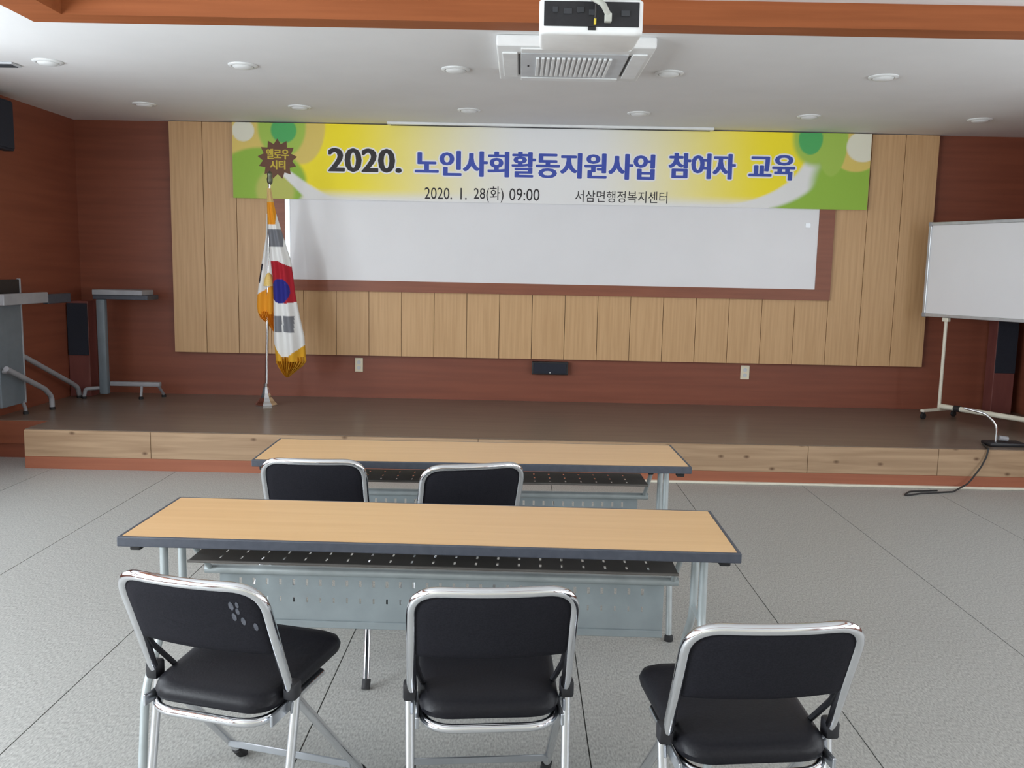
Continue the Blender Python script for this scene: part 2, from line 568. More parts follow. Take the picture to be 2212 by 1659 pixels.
def banner_print(px, py):
    """print colour at a place on the banner; px 0..1383, py 0..168 count along its width and height"""
    W = S(236, 236, 236)
    Y = S(252, 233, 50)
    G1, G2, TG = S(152, 192, 72), S(168, 200, 88), S(86, 178, 104)
    OR, PG = S(226, 202, 112), S(194, 198, 104)

    def blob(cx, cy, rx, ry):
        return math.hypot((px - cx) / rx, (py - cy) / ry)

    def cov(d, soft=0.05):
        return (1 + soft - d) / (2 * soft)
    # yellow fading to a white centre
    d = abs(px - 700) / 500.0
    c = mix(W, Y, (d - 0.10) / 0.85)
    if py > 140:
        c = mix(c, W, (py - 140) / 30.0)
    # right side: white swoosh, then green
    c = mix(c, W, cov(blob(1060, 40, 225, 150)) * (1 if px > 1000 and py > 20 else 0) * (1 - cov(blob(1040, 30, 215, 138))))
    if px > 1170:
        e = blob(1075, 20, 205, 150)
        c = mix(c, OR, (e - 1.0) / 0.06 if py < 60 else 0)
        c = mix(c, G1, (blob(1085, 40, 198, 132) - 1.0) / 0.05 if py > 30 else 0)
        c = mix(c, W, min(cov(blob(1085, 62, 204, 118), .04), 1 - cov(blob(1060, 50, 208, 110), .04)) if py > 58 else 0)
        c = mix(c, G2, cov(blob(1262, 10, 48, 62), .15))
        c = mix(c, G1, cov(blob(1330, 120, 70, 90), .2))
        c = mix(c, OR, cov(blob(1352, 40, 52, 44)))
        c = mix(c, G2, cov(blob(1300, 15, 32, 80)))
        c = mix(c, TG, cov(blob(1252, 14, 26, 34)))
        c = mix(c, S(234, 232, 214), cov(blob(1366, 28, 36, 34)))
    # left side
    if px < 330:
        c = mix(c, OR, cov(blob(150, 5, 52, 85)))
        g = cov(blob(60, 130, 100, 75), .06)
        c = mix(c, OR, cov(blob(40, 35, 75, 75), .06))
        c = mix(c, G1, g)
        c = mix(c, G2, cov(blob(108, 8, 52, 68), .08))
        c = mix(c, TG, cov(blob(112, 16, 28, 28), .08))
        # lower swoosh crossing the green
        c = mix(c, PG, cov(blob(92, 150, 42, 46), .15))
        ln = (py - 100) - (px - 95) * 0.95
        if px > 88 and py > 90:
            cl = 108 + (px - 112) * 0.86 - max(0, px - 150) ** 2 * 0.0022
            hw_ = 11 + max(0, px - 112) * 0.13
            c = mix(c, W, (1.25 - abs(py - cl) / hw_) / 0.4)
            if px > 170 and py > cl:
                c = mix(c, W, 1.0)
        c = mix(c, S(230, 228, 212), cov(blob(24, 18, 24, 24)))
    return c


NX, NZ = 560, 72
vs, fs, cols = [], [], []
for j in range(NZ + 1):
    for i in range(NX + 1):
        u, w = i / NX, j / NZ
        x = BNX0 + (BNX1 - BNX0) * u - (BNX0 + BNX1) / 2
        z = (BNZ1 - BNZ0) * w
        y = 0.0
        vs.append((x, y, z))
        cols.append(banner_print(u * 1383, (1 - w) * 168))
for j in range(NZ):
    for i in range(NX):
        a = j * (NX + 1) + i
        fs.append((a, a + 1, a + NX + 2, a + NX + 1))
me = bpy.data.meshes.new('banner_sheet')
me.from_pydata(vs, [], fs)
ca = me.color_attributes.new('print', 'FLOAT_COLOR', 'POINT')
ca.data.foreach_set('color', [c for q in cols for c in q])
me.materials.append(M['banner'])
bs = bpy.data.objects.new('banner_sheet', me)
COL.objects.link(bs)
bs.parent = bn
sm = bs.modifiers.new('thickness', 'SOLIDIFY')
sm.thickness = 0.002
sm.offset = -1
for z in (0.012, BNZ1 - BNZ0 - 0.012):
    L = (BNX1 - BNX0) / 2
    MB().tube([(-L, 0.012, z), (L, 0.012, z)], 0.008, 8).build('hem_rod', M['white_plastic'], bn)


def text_mesh(body, x0, x1, z0, z1, bold, y, name, material, parent, grow=0.0):
    """lettering fitted to a box on the banner plane (x0..x1, z0..z1 relative to the parent)"""
    c = bpy.data.curves.new('lettering', 'FONT')
    c.body = body
    c.resolution_u = 3
    c.fill_mode = 'FRONT'
    o = bpy.data.objects.new('lettering', c)
    COL.objects.link(o)
    bpy.context.view_layer.update()
    m = bpy.data.meshes.new_from_object(o.evaluated_get(bpy.context.evaluated_depsgraph_get()))
    bpy.data.objects.remove(o, do_unlink=True)
    bpy.data.curves.remove(c)
    bx0, bx1 = min(v.co.x for v in m.vertices), max(v.co.x for v in m.vertices)
    by0, by1 = min(v.co.y for v in m.vertices), max(v.co.y for v in m.vertices)
    ex, ez = bold
    sx, sz = (x1 - x0 - 2 * ex) / (bx1 - bx0), (z1 - z0 - 2 * ez) / (by1 - by0)
    base = [(x0 + ex + (v.co.x - bx0) * sx, z0 + ez + (v.co.y - by0) * sz) for v in m.vertices]
    faces = [tuple(p.vertices) for p in m.polygons]
    bpy.data.meshes.remove(m)
    # heavy strokes: the thin letter forms overprinted on a small ellipse
    offs = [(0.0, 0.0)]
    for rad, n in ((1.0, 16), (0.5, 8)):
        if ex + grow > 0.003:
            offs += [((ex + grow) * rad * math.cos(2 * math.pi * k / n), (ez + grow) * rad * math.sin(2 * math.pi * k / n)) for k in range(n)]
    mb = MB()
    for k, (dx, dz) in enumerate(offs):
        mb.add([(x + dx, y - k * 0.00001, z + dz) for x, z in base], faces)
    me = bpy.data.meshes.new(name)
    me.from_pydata(mb.v, [], mb.f)
    me.materials.append(material)
    o = bpy.data.objects.new(name, me)
    COL.objects.link(o)
    o.parent = parent
    return o


BCX = (BNX0 + BNX1) / 2


def bpx(px):            # photo column -> banner x (relative)
    return (BNX0 + (px - 502) * (BNX1 - BNX0) / 1376.0) - BCX


def bpz(px, py):        # photo row -> banner height (the photo leans a little)
    top = 262.5 + (px - 500) * (290 - 262.5) / 1383.0
    bot = 428.5 + (px - 505) * (453 - 428.5) / 1368.0
    return (bot - py) / (bot - top) * (BNZ1 - BNZ0)


for body, xa, xb, ya, yb, mt in (('2020.', 709, 869, 320, 372, 'ink_black'), ('노인사회활동지원사업', 897, 1416, 328, 384, 'ink_blue'),
                                 ('참여자', 1445, 1590, 331, 386, 'ink_blue'), ('교육', 1618, 1718, 334, 389, 'ink_blue')):
    xm = (xa + xb) / 2
    za, zb = bpz(xm, yb), bpz(xm, ya)
    text_mesh(body, bpx(xa), bpx(xb), za, zb, (0.011, 0.004), -0.0008, 'lettering_outline', M['ink_white'], bn, grow=0.014)
    text_mesh(body, bpx(xa), bpx(xb), za, zb, (0.011, 0.004), -0.0018, 'lettering', M[mt], bn)
for body, xa, xb, ya, yb in (('2020.', 918, 979, 405, 431), ('1.', 996, 1011, 406, 432), ('28(화)', 1025, 1091, 402, 438), ('09:00', 1102, 1169, 407, 434), ('서삼면행정복지센터', 1245, 1446, 412, 438)):
    xm = (xa + xb) / 2
    text_mesh(body, bpx(xa), bpx(xb), bpz(xm, yb), bpz(xm, ya), (0.003, 0.001), -0.0012, 'lettering', M['ink_black'], bn)
# brown starburst seal with yellow letters
ecx, ecz = bpx(599.5), bpz(599.5, 343)
R1, R0, NP = 0.178, 0.132, 13
pts = []
for k in range(NP * 2):
    a = math.pi / 2 + math.pi * k / NP
    r = R1 if k % 2 == 0 else R0
    pts.append((ecx + r * math.cos(a), ecz + r * math.sin(a)))
eb = MB()
eb.add([(x, -0.0018, z) for x, z in pts] + [(x, -0.0010, z) for x, z in pts],
       [tuple(range(26)), tuple(range(26, 52))[::-1]] + [(k, (k + 1) % 26, 26 + (k + 1) % 26, 26 + k) for k in range(26)])
em = eb.build('emblem', M['ink_brown'], bn)
text_mesh('옐로우', bpx(575), bpx(625), bpz(600, 344), bpz(600, 321), (0.004, 0.002), -0.0026, 'lettering', M['ink_yellow'], em)
text_mesh('시티', bpx(583), bpx(617), bpz(600, 366), bpz(600, 346), (0.004, 0.002), -0.0026, 'lettering', M['ink_yellow'], em)

# ----------------------------------------------------------------- recessed screen case at the ceiling
sc_ = thing('projection_screen_case', 'slim white screen case set into the ceiling above the banner', 'screen case', (0.235, 7.99, ZC - 0.022))
MB().rbox(-1.43, 1.43, -0.05, 0.045, 0.0, 0.0219, r=0.004).build('housing', M['white_plastic'], sc_)
MB().box(-1.40, 1.40, -0.012, 0.012, -0.004, -0.0001).build('screen_slot', M['dark_slot'], sc_)

# ================================================================= CEILING FITTINGS
dl0 = None
DL = [(-3.05, 5.84), (-1.80, 5.84), (-0.44, 5.84), (0.92, 5.84), (2.28, 5.84),
      (-3.05, 7.30), (-1.80, 7.30), (-0.44, 7.30), (0.92, 7.30), (2.28, 7.30), (3.64, 7.30)]
names_l = ['leftmost', 'second from the left', 'third from the left', 'fourth from the left', 'rightmost']
DLL = ['white round downlight in the row of the air conditioner, ' + n for n in names_l] + \
      ['white round downlight in the far row above the stage, ' + n for n in ('leftmost', 'second from the left', 'third from the left', 'third from the right', 'second from the right', 'rightmost')]
for (x, y), lab in zip(DL, DLL):
    if dl0 is None:
        dl0 = thing('downlight', lab, 'downlight', (x, y, ZC), 0, 'ceiling downlights')
        MB().lathe([(0.092, -0.0005), (0.092, -0.005), (0.086, -0.010), (0.072, -0.012), (0.066, -0.008), (0.066, -0.0005)]).build('trim_ring', M['white_plastic'], dl0, True)
        MB().lathe([(0.064, -0.001), (0.064, -0.012), (0.054, -0.020), (0.034, -0.025), (0.004, -0.027)]).build('lens', M['white_plastic'], dl0, True)
    else:
        copy_tree(dl0, (x, y, ZC), 0, lab)

cv = thing('ceiling_vent', 'small grey vent in the ceiling at the left edge beside a downlight', 'vent', (-3.40, 5.93, ZC))
MB().rbox(-0.10, 0.10, -0.06, 0.06, -0.012, -0.0005, r=.003).build('frame', M['greyish_plastic'], cv)
for i in range(5):
    MB().box(-0.085, 0.085, -0.044 + i * .019, -0.036 + i * .019, -0.0165, -0.0121).build('slat', M['dark_slot'], cv)

# ceiling cassette air conditioner
ac = thing('air_conditioner', 'white square ceiling cassette air conditioner with a slatted grille', 'air conditioner', (0.278, 5.40, ZC))
W2, D2 = 0.435, 0.43
MB().rbox(-W2, W2, -D2, D2, -0.062, -0.0005, r=0.012, seg=3).build('housing', M['white_plastic'], ac, True)
MB().rbox(-0.30, 0.30, -0.30, 0.30, -0.070, -0.0621, r=0.003).build('grille_panel', M['greyish_plastic'], ac)
for i in range(15):
    x = -0.205 + 0.0293 * i
    MB().rbox(x - .0088, x + .0088, -0.225, 0.225, -0.082, -0.0701, r=0.003, seg=1).build('slat', M['white_plastic'], ac)
for s in (-1, 1):
    MB().rbox(s * 0.362 - .042, s * 0.362 + .042, -0.30, 0.30, -0.072, -0.0621, r=0.004).build('flap', M['white_plastic'], ac)
    MB().box(s * 0.311 - .004, s * 0.311 + .004, -0.26, 0.26, -0.0665, -0.0621).build('air_slot', M['dark_slot'], ac)
    MB().rbox(-0.30, 0.30, s * 0.362 - .042, s * 0.362 + .042, -0.072, -0.0621, r=0.004).build('flap', M['white_plastic'], ac)
    MB().box(-0.26, 0.26, s * 0.311 - .004, s * 0.311 + .004, -0.0665, -0.0621).build('air_slot', M['dark_slot'], ac)
MB().box(-0.262, -0.252, -0.02, 0.02, -0.0715, -0.0701).build('indicator', M['dark_slot'], ac)

# projector hanging upside down
pj = thing('projector', 'white ceiling projector seen from its cable side, hung on a pole', 'projector', (0.235, 3.42, 2.30))
PR = rpoly([(-0.187, -0.12), (0.187, -0.12), (0.182, 0.145), (-0.182, 0.145)], [0.030, 0.030, 0.05, 0.05], 6)
MB().pad(PR, [(0.050, 0.012), (0.053, 0.005), (0.060, 0.001), (0.070, 0.0), (0.165, 0.0), (0.176, 0.01)],
         lambda x, y, h: (x, y, h + 0.004 * (1 - (x / .19) ** 2) * (-1 if h < .062 else 0))).build('body', M['white_plastic'], pj, True)
MB().rbox(-0.170, 0.170, -0.124, -0.1195, 0.074, 0.160, r=0.002).build('connector_panel', M['black_plastic'], pj)
MB().rbox(-0.012, 0.016, -0.1235, -0.1195, 0.062, 0.0738, r=0.001).build('sensor_window', M['black_plastic'], pj)
for x, z, w in ((-0.13, 0.13, .018), (-0.085, 0.125, .03), (-0.04, 0.13, .026), (0.0, 0.122, .02), (0.12, 0.12, .03)):
    MB().rbox(x - w / 2, x + w / 2, -0.129, -0.1241, z - .010, z + .010, r=0.001, seg=1).build('port', M['dark_slot'], pj)
MB().rbox(0.045, 0.070, -0.150, -0.1241, 0.086, 0.116, r=0.003).build('plug', M['cable_grey'], pj)
MB().rbox(0.008, 0.016, -0.140, -0.1241, 0.078, 0.100, r=0.002).build('plug', M['ink_yellow'], pj)
MB().tube(fillet([(0.057, -0.140, 0.112), (0.035, -0.170, 0.140), (-0.05, -0.165, 0.185), (-0.06, -0.06, 0.36), (-0.03, 0.04, 0.57)], [.03, .05, .1]), 0.0105, 10).build('cable', M['cable_grey'], pj, True)
MB().tube(fillet([(0.012, -0.135, 0.095), (0.012, -0.165, 0.16), (0.02, -0.1, 0.25), (0.012, 0.03, 0.56)], [.03, .05]), 0.004, 8).build('cable', M['cable_black'], pj, True)
for x in (-0.11, 0.11):
    MB().tube([(x, 0.06, 0.176), (x, 0.06, 0.225)], 0.009, 10).build('mount_leg', M['white_plastic'], pj, True)
MB().rbox(-0.13, 0.13, 0.02, 0.10, 0.2251, 0.240, r=0.003).build('mount_plate', M['white_plastic'], pj)
MB().tube([(0, 0.06, 0.2401), (0, 0.06, 0.575)], 0.02, 16).build('mount_pole', M['white_plastic'], pj, True)
MB().lathe([(0.06, 0.575), (0.06, 0.5845)], 0, 0.06).build('ceiling_plate', M['white_plastic'], pj)

# ================================================================= TABLES
TD = 0.4546


def make_table(label, loc, rz):
    t = thing('folding_table', label, 'table', loc, rz, 'folding seminar tables')
    h = 0.72
    MB().box(-0.888, 0.888, 0.012, TD - .012, h - .026, h).build('tabletop', M['top_wood'], t)
    e = MB()
    e.rbox(-0.90, 0.90, 0.0, 0.0119, h - .030, h - .0005, r=.003, seg=2)
    e.rbox(-0.90, 0.90, TD - .0119, TD, h - .030, h - .0005, r=.003, seg=2)
    e.rbox(-0.90, -0.8881, 0.0119, TD - .0119, h - .030, h - .0005, r=.003, seg=2)
    e.rbox(0.8881, 0.90, 0.0119, TD - .0119, h - .030, h - .0005, r=.003, seg=2)
    e.build('edge_band', M['edge_dark'], t)
    MB().box(-0.886, 0.886, 0.0121, TD - .0121, h - .0285, h - .0262).build('underside', M['edge_dark'], t)
    # slotted document shelf and its front and rear rods
    MB().slotted(-0.745, 0.745, 0.13, 0.345, h - .114, h - .111, [(0.16, 0.19, 0.066, 0.007), (0.22, 0.25, 0.066, 0.007), (0.29, 0.32, 0.066, 0.007)], swap=True).build('shelf', M['shelf_shaded'], t)
    MB().tube([(-0.745, 0.128, h - .112), (0.745, 0.128, h - .112)], 0.005, 8).build('shelf_rod', M['shelf_shaded'], t, True)
    # perforated modesty panel with a rolled upper lip
    MB().slotted(-0.745, 0.745, h - .412, h - .236, 0.395, 0.397, [(h - .338, h - .320, 0.045, 0.006), (h - .280, h - .258, 0.045, 0.009)]).build('modesty_panel', M['grey_metal'], t)
    MB().tube([(-0.79, 0.388, h - .226), (0.79, 0.388, h - .226)], 0.016, 12).build('panel_rail', M['grey_leg'], t, True)
    MB().rbox(-0.745, 0.745, 0.388, 0.3949, h - .425, h - .400, r=.002, seg=1).build('panel_hem', M['grey_metal'], t)
    for s in (-1, 1):
        X = s * 0.822
        front = fillet([(X, 0.14, h - .031), (X, 0.135, 0.43), (X, -0.02, 0.26), (X, -0.06, 0.014)], [.16, .14], 9)
        rear = fillet([(X, 0.275, h - .031), (X, 0.275, 0.43), (X, 0.41, 0.27), (X, 0.45, 0.014)], [.16, .14], 9)
        for path in (front, rear):
            MB().tube(path, 0.0125, 12).build('leg', M['grey_leg'], t, True)
        for yy in (-0.061, 0.451):
            MB().lathe([(0.018, 0.0), (0.018, 0.02), (0.014, 0.026)], X, yy, 14).build('rubber_foot', M['rubber'], t, True)
        MB().tube([(X, 0.134, 0.455), (X, 0.276, 0.455)], 0.009, 10).build('leg_brace', M['grey_leg'], t, True)
        MB().rbox(X - .025, X + .025, 0.11, 0.31, h - .042, h - .0312, r=.002, seg=1).build('leg_bracket', M['grey_metal'], t)
        br = fillet([(X - s * .012, 0.20, h - .05), (X - s * .05, 0.21, h - .07), (X - s * .05, 0.375, h - .215)], [.05], 7)
        MB().tube(br, 0.009, 10).build('lock_stay', M['grey_leg'], t, True)
        MB().rbox(X - s * .06 - .012, X - s * .06 + .012, 0.17, 0.20, h - .075, h - .0315, r=.003, seg=1).build('lock_knob', M['black_plastic'], t)
        for yy in (0.03, TD - .06):
            MB().rbox(s * 0.845 + (0 if s > 0 else -0.032), s * 0.845 + (0.032 if s > 0 else 0), yy, yy + .03, h - .050, h - .0301, r=.004).build('stacking_bumper', M['rubber'], t)
    return t


T1 = make_table('nearer long folding table with beech top, behind the three front chairs', (-0.2528, 2.4504, 0), -0.0227 + 0.006)
T2 = copy_tree(T1, (-0.1799, 3.5338, 0), 0.020, 'farther long folding table with beech top, just before the stage')

# ================================================================= CHAIRS
def make_chair(label, loc, rz, rear=(0.192, 0.065)):
    t = thing('folding_chair', label, 'chair', loc, rz, 'black folding chairs')
    top, piv, ff = (0.0, 0.772), (0.125, 0.465), (0.53, 0.014)
    hw = 0.193
    path = fillet([(-0.205, ff[0], ff[1]), (-hw, piv[0], piv[1]), (-hw, top[0], top[1]), (hw, top[0], top[1]), (hw, piv[0], piv[1]), (0.205, ff[0], ff[1])],
                  [.16, .075, .075, .16], 9)
    path = densify(path, 0.03)

    def bow(p):
        k = max(0.0, 1 - (p.x / hw) ** 2)
        return Vector((p.x, p.y - 0.024 * k, p.z))
    path = [bow(p) for p in path]
    MB().tube(path, 0.0128, 14).build('frame', M['chrome'], t, True)
    dn = Vector((0, piv[0] - top[0], piv[1] - top[1])).normalized()
    nb = Vector((0, -abs(dn.z), -abs(dn.y)))      # out of the chair's back

    def bmap(x, s, h):
        p = Vector((x, top[0], top[1])) + dn * s + nb * h
        return bow(p)
    wv = hw - 0.010
    poly = rpoly([(-wv, 0.205), (wv, 0.205), (wv, 0.008), (-wv, 0.008)], [0.012, 0.012, 0.062, 0.062], 6)
    # finer outline so that the curved back stays round
    pd = []
    for a, b in zip(poly, poly[1:] + poly[:1]):
        n = max(1, int(math.hypot(b[0] - a[0], b[1] - a[1]) / 0.02))
        pd += [(a[0] + (b[0] - a[0]) * k / n, a[1] + (b[1] - a[1]) * k / n) for k in range(n)]
    br = MB().pad(pd, [(0.009, 0.165), (0.009, 0.12), (0.009, 0.07), (0.009, 0.03), (0.008, 0.008), (0.004, 0.0), (-0.010, 0.0), (-0.024, 0.008), (-0.032, 0.03), (-0.036, 0.07), (-0.037, 0.12), (-0.037, 0.165)], bmap)
    br.build('backrest', M['black_fabric'], t, True)
    sp = rpoly([(-0.172, 0.055), (0.172, 0.055), (0.192, 0.455), (-0.192, 0.455)], [0.075, 0.075, 0.06, 0.06], 7)
    MB().pad(sp, [(0.0, 0.15), (0.0, 0.012), (0.006, 0.003), (0.020, 0.0), (0.036, 0.006), (0.047, 0.022), (0.052, 0.05), (0.055, 0.10), (0.056, 0.15)],
             lambda x, y, h: (x, y, 0.418 + 0.06 * (y - .05) + h)).build('seat', M['black_vinyl'], t, True)
    rail = fillet([(-0.168, 0.34, 0.412), (-0.163, 0.046, 0.406), (0.163, 0.046, 0.406), (0.168, 0.34, 0.412)], [.085, .085], 9)
    MB().tube(rail, 0.0115, 12).build('seat_rail', M['chrome'], t, True)
    for s in (-1, 1):
        MB().tube(densify([(s * 0.199, 0.150, 0.452), (s * rear[0], rear[1], 0.012)], .1), 0.0115, 12).build('rear_leg', M['chrome'], t, True)
        MB().tube([(s * (rear[0] + .001), rear[1] + .014, 0.030), (s * rear[0], rear[1] - .005, 0.0)], 0.0155, 12).build('rubber_foot', M['rubber'], t, True)
        MB().tube([(s * 0.2043, 0.508, 0.038), (s * 0.2055, 0.542, 0.0)], 0.0165, 12).build('rubber_foot', M['rubber'], t, True)
        MB().rbox(s * 0.197 - .017, s * 0.197 + .017, 0.112, 0.152, 0.442, 0.488, r=0.008).build('hinge_cover', M['black_plastic'], t, True)
        lk = [Vector((s * .183, 0.070, 0.600)), Vector((s * .182, 0.105, 0.545)), Vector((s * .172, 0.150, 0.490)), Vector((s * .158, 0.180, 0.448))]
        MB().tube(fillet(lk, [.1, .1], 5), 0.0075, 8).build('side_link', M['black_plastic'], t, True)
        MB().rbox(s * 0.178 - .004, s * 0.178 + .004, 0.06, 0.20, 0.398, 0.428, r=.002, seg=1).build('seat_bracket', M['steel'], t)
    MB().rbox(-0.200, 0.200, 0.452, 0.458, 0.072, 0.094, r=0.002, seg=1).build('front_rung', M['steel'], t)
    return t


C1 = make_chair('black folding chair at the left of the front row, turned to the right', (-0.768, 1.992, 0), math.radians(-14.5))
C2 = copy_tree(C1, (-0.045, 1.970, 0), math.radians(5.5), 'black folding chair in the middle of the front row')
C3 = copy_tree(C1, (0.562, 1.797, 0), math.radians(6.0), 'black folding chair at the right of the front row, nearest the viewer')
C4 = make_chair('black folding chair at the left behind the nearer table', (-0.776, 3.285, 0), math.radians(0.0), rear=(0.250, -0.275))
C5 = copy_tree(C1, (-0.160, 3.262, 0), math.radians(17.0), 'black folding chair at the farther table, right one of two, turned left')

# pale scuffs on the back of the left front chair
sdn = Vector((0, 0.125, -0.307)).normalized()
snb = Vector((0, -abs(sdn.z), -abs(sdn.y)))
for sx_, ss_, sl in ((0.118, 0.050, .013), (0.133, 0.046, .009), (0.118, 0.084, .012), (0.137, 0.096, .012), (0.163, 0.112, .012), (0.130, 0.066, .010)):
    c0 = Vector((sx_, 0, 0.772)) + sdn * ss_ + snb * 0.0088
    c0.y -= 0.024 * (1 - (sx_ / 0.193) ** 2)
    mb = MB()
    ring = [(sl * .45 * math.cos(a * math.pi / 5), sl * math.sin(a * math.pi / 5)) for a in range(10)]
    tx = Vector((1, 0.024 * 2 * sx_ / 0.193 ** 2, 0)).normalized()
    vv = []
    for h_ in (0.0, 0.0009):
        vv += [c0 + tx * a + sdn * b + snb * h_ for a, b in ring]
    mb.add(vv, [tuple(range(10))[::-1], tuple(range(10, 20))] + [(k, (k + 1) % 10, 10 + (k + 1) % 10, 10 + k) for k in range(10)])
    mb.build('scuff_mark', M['scuff'], C1)

# ================================================================= FLAG
fx, fy = -2.189, 7.581
fg = thing('flag_stand', 'national flag with yellow fringe hanging on a chrome floor pole', 'flag', (fx, fy, ST_H))
MB().lathe([(0.098, 0.0), (0.098, 0.012), (0.088, 0.026), (0.070, 0.044), (0.050, 0.075), (0.036, 0.11), (0.026, 0.15), (0.021, 0.165), (0.021, 0.19), (0.016, 0.195)], 0, 0, 8).build('base', M['chrome'], fg)
lean = 0.032


def pole_x(z):
    return lean * z


MB().tube([(pole_x(.19), 0, .19), (pole_x(1.02), 0, 1.02)], 0.0135, 14).build('pole', M['chrome'], fg, True)
MB().tube([(pole_x(1.02), 0, 1.02), (pole_x(1.89), 0, 1.89)], 0.0115, 14).build('pole', M['chrome'], fg, True)
fin = MB().lathe([(0.010, 1.885), (0.022, 1.90), (0.026, 1.93), (0.020, 1.955), (0.024, 1.975), (0.012, 1.992), (0.003, 2.0)], 0, 0, 14).build('finial', M['finial'], fg, True)
fin.location.x = pole_x(1.93)

FU, FV = 590.0, 600.0            # drape outline is listed in photo units, 4.1 mm each


def fp(u, v):
    return (-2.0886 + (u - 590.0) * 0.00413 - (v - 600.0) * -0.00008 - fx, 1.3967 - (v - 600.0) * 0.00413 - ST_H)


def drape(name, left, right, depth, folds, colour, material, parent, ny=110, nx=56, yoff=-0.02, shade=None, phase=0.0):
    """hanging cloth closed round its fold: left and right borders are (row, column) lists"""
    def itp(tab, v):
        for (a, ca), (b, cb) in zip(tab, tab[1:]):
            if v <= b:
                return ca + (cb - ca) * max(0, (v - a)) / (b - a)
        return tab[-1][1]
    v0, v1 = left[0][0], left[-1][0]
    vs, fs, cs = [], [], []
    for j in range(ny + 1):
        v = v0 + (v1 - v0) * j / ny
        l, r = itp(left, v), itp(right, v)
        for i in range(nx):
            a = 2 * math.pi * i / nx
            k = (1 - math.cos(a)) / 2
            u = l + (r - l) * k
            wdt = (r - l) * 0.00413
            fold = math.sin(k * math.pi * folds + phase + v * 0.004) * 0.10 * wdt
            yy = -math.sin(a) * depth * wdt + fold * abs(math.sin(a)) + yoff
            x, z = fp(u, v)
            vs.append((x, yy, z))
            cs.append(colour(u, v) if colour else None)
    for j in range(ny):
        for i in range(nx):
            a, b = j * nx + i, j * nx + (i + 1) % nx
            fs.append((a, b, b + nx, a + nx))
    fs.append(tuple(range(nx)))
    fs.append(tuple(ny * nx + i for i in range(nx))[::-1])
    mb = MB()
    mb.add(vs, fs)
    o = mb.build(name, material, parent, True)
    if colour:
        ca = o.data.color_attributes.new('print', 'FLOAT_COLOR', 'POINT')
        ca.data.foreach_set('color', [x for c in cs for x in c])
    return o


FW = S(226, 226, 224)
FRED, FBLUE, FGREY, FBLACK, FORG, FYEL = S(170, 32, 46), S(44, 44, 132), S(118, 120, 126), S(34, 32, 44), S(224, 148, 36), S(212, 158, 40)


def col_main(u, v):
    if v < 448:
        return S(206, 176, 120)
    if 448 <= v < 492 and u < 598:
        return FORG
    if 502 <= v < 537 and u < 612:
        return FGREY
    # V shaped edge where the gold fringe starts
    vb = 735 + (u - 586) * 1.5 if u < 608 else 768 - (u - 608) * 0.74
    if v > vb:
        return FYEL
    if 564 <= v < 658:
        if v < 566 + max(0, (u - 600)) * 0.45:
            return FW
        d = math.hypot((u - 604) / 20.0, (v - 627) / 25.0)
        if d < 1:
            return FBLUE
        if v < 652 - max(0, (600 - u)) * 0.3 - abs(u - 615) * 0.15 and u < 636:
            return FRED
        return FW
    if 677 <= v < 711:
        if 590 <= u < 605.5 or 608.5 <= u < 631:
            return FGREY
    if 0 < u - (594 + (v - 440) * 0.235) and v < 640 and False:
        return FW
    return FW


def col_left(u, v):
    if 572 <= v < 612:
        c = 563.5 - (v - 572) * 0.21
        if c - 4.5 < u < c + 2.5:
            return FBLACK
    vb = 636 - (u - 550) * 0.6
    if v > vb:
        return FORG
    return FW


drape('flag_cloth', [(420, 581), (450, 580), (500, 580), (560, 583), (600, 587), (640, 587), (700, 585.5), (735, 585.5), (771, 588)],
      [(420, 589), (450, 594), (470, 598), (520, 612), (565, 625), (610, 630), (640, 633), (680, 640), (720, 648), (740, 649), (771, 650)],
      0.30, 4.0, col_main, M['flag'], fg, ny=220, nx=120, yoff=-0.045)
drape('fringe', [(762, 588), (775, 588), (788, 594), (798, 600), (806, 607)], [(762, 650), (772, 651), (782, 643), (794, 628), (806, 613)],
      0.26, 24.0, None, M['fringe_y'], fg, ny=24, nx=120, yoff=-0.045, phase=.6)
drape('flag_cloth', [(470, 575), (520, 571), (565, 562), (600, 555.5), (636, 550), (660, 548), (676, 550)],
      [(470, 579), (520, 583), (565, 586), (600, 589), (636, 589), (660, 588), (676, 587)],
      0.22, 3.0, col_left, M['flag'], fg, ny=150, nx=90, yoff=0.012, phase=1.0)
drape('fringe', [(670, 549), (684, 554), (697, 570), (712, 580)], [(670, 588), (684, 587), (697, 586.5), (712, 585.5)],
      0.22, 20.0, None, M['fringe_o'], fg, ny=18, nx=90, yoff=0.012)
kx, kz = fp(577, 604)
MB().lathe([(0.010, 0.055), (0.026, 0.035), (0.036, 0.0), (0.042, -0.035), (0.048, -0.055)], kx, -0.02, 16).build('tassel', M['gold'], fg, True).location.z = kz

# ================================================================= MOBILE WHITEBOARD
ang = math.radians(-62)
mw = thing('mobile_whiteboard', 'rolling whiteboard on a cream stand at the right of the stage', 'whiteboard', (3.585, 7.90, ST_H), ang)
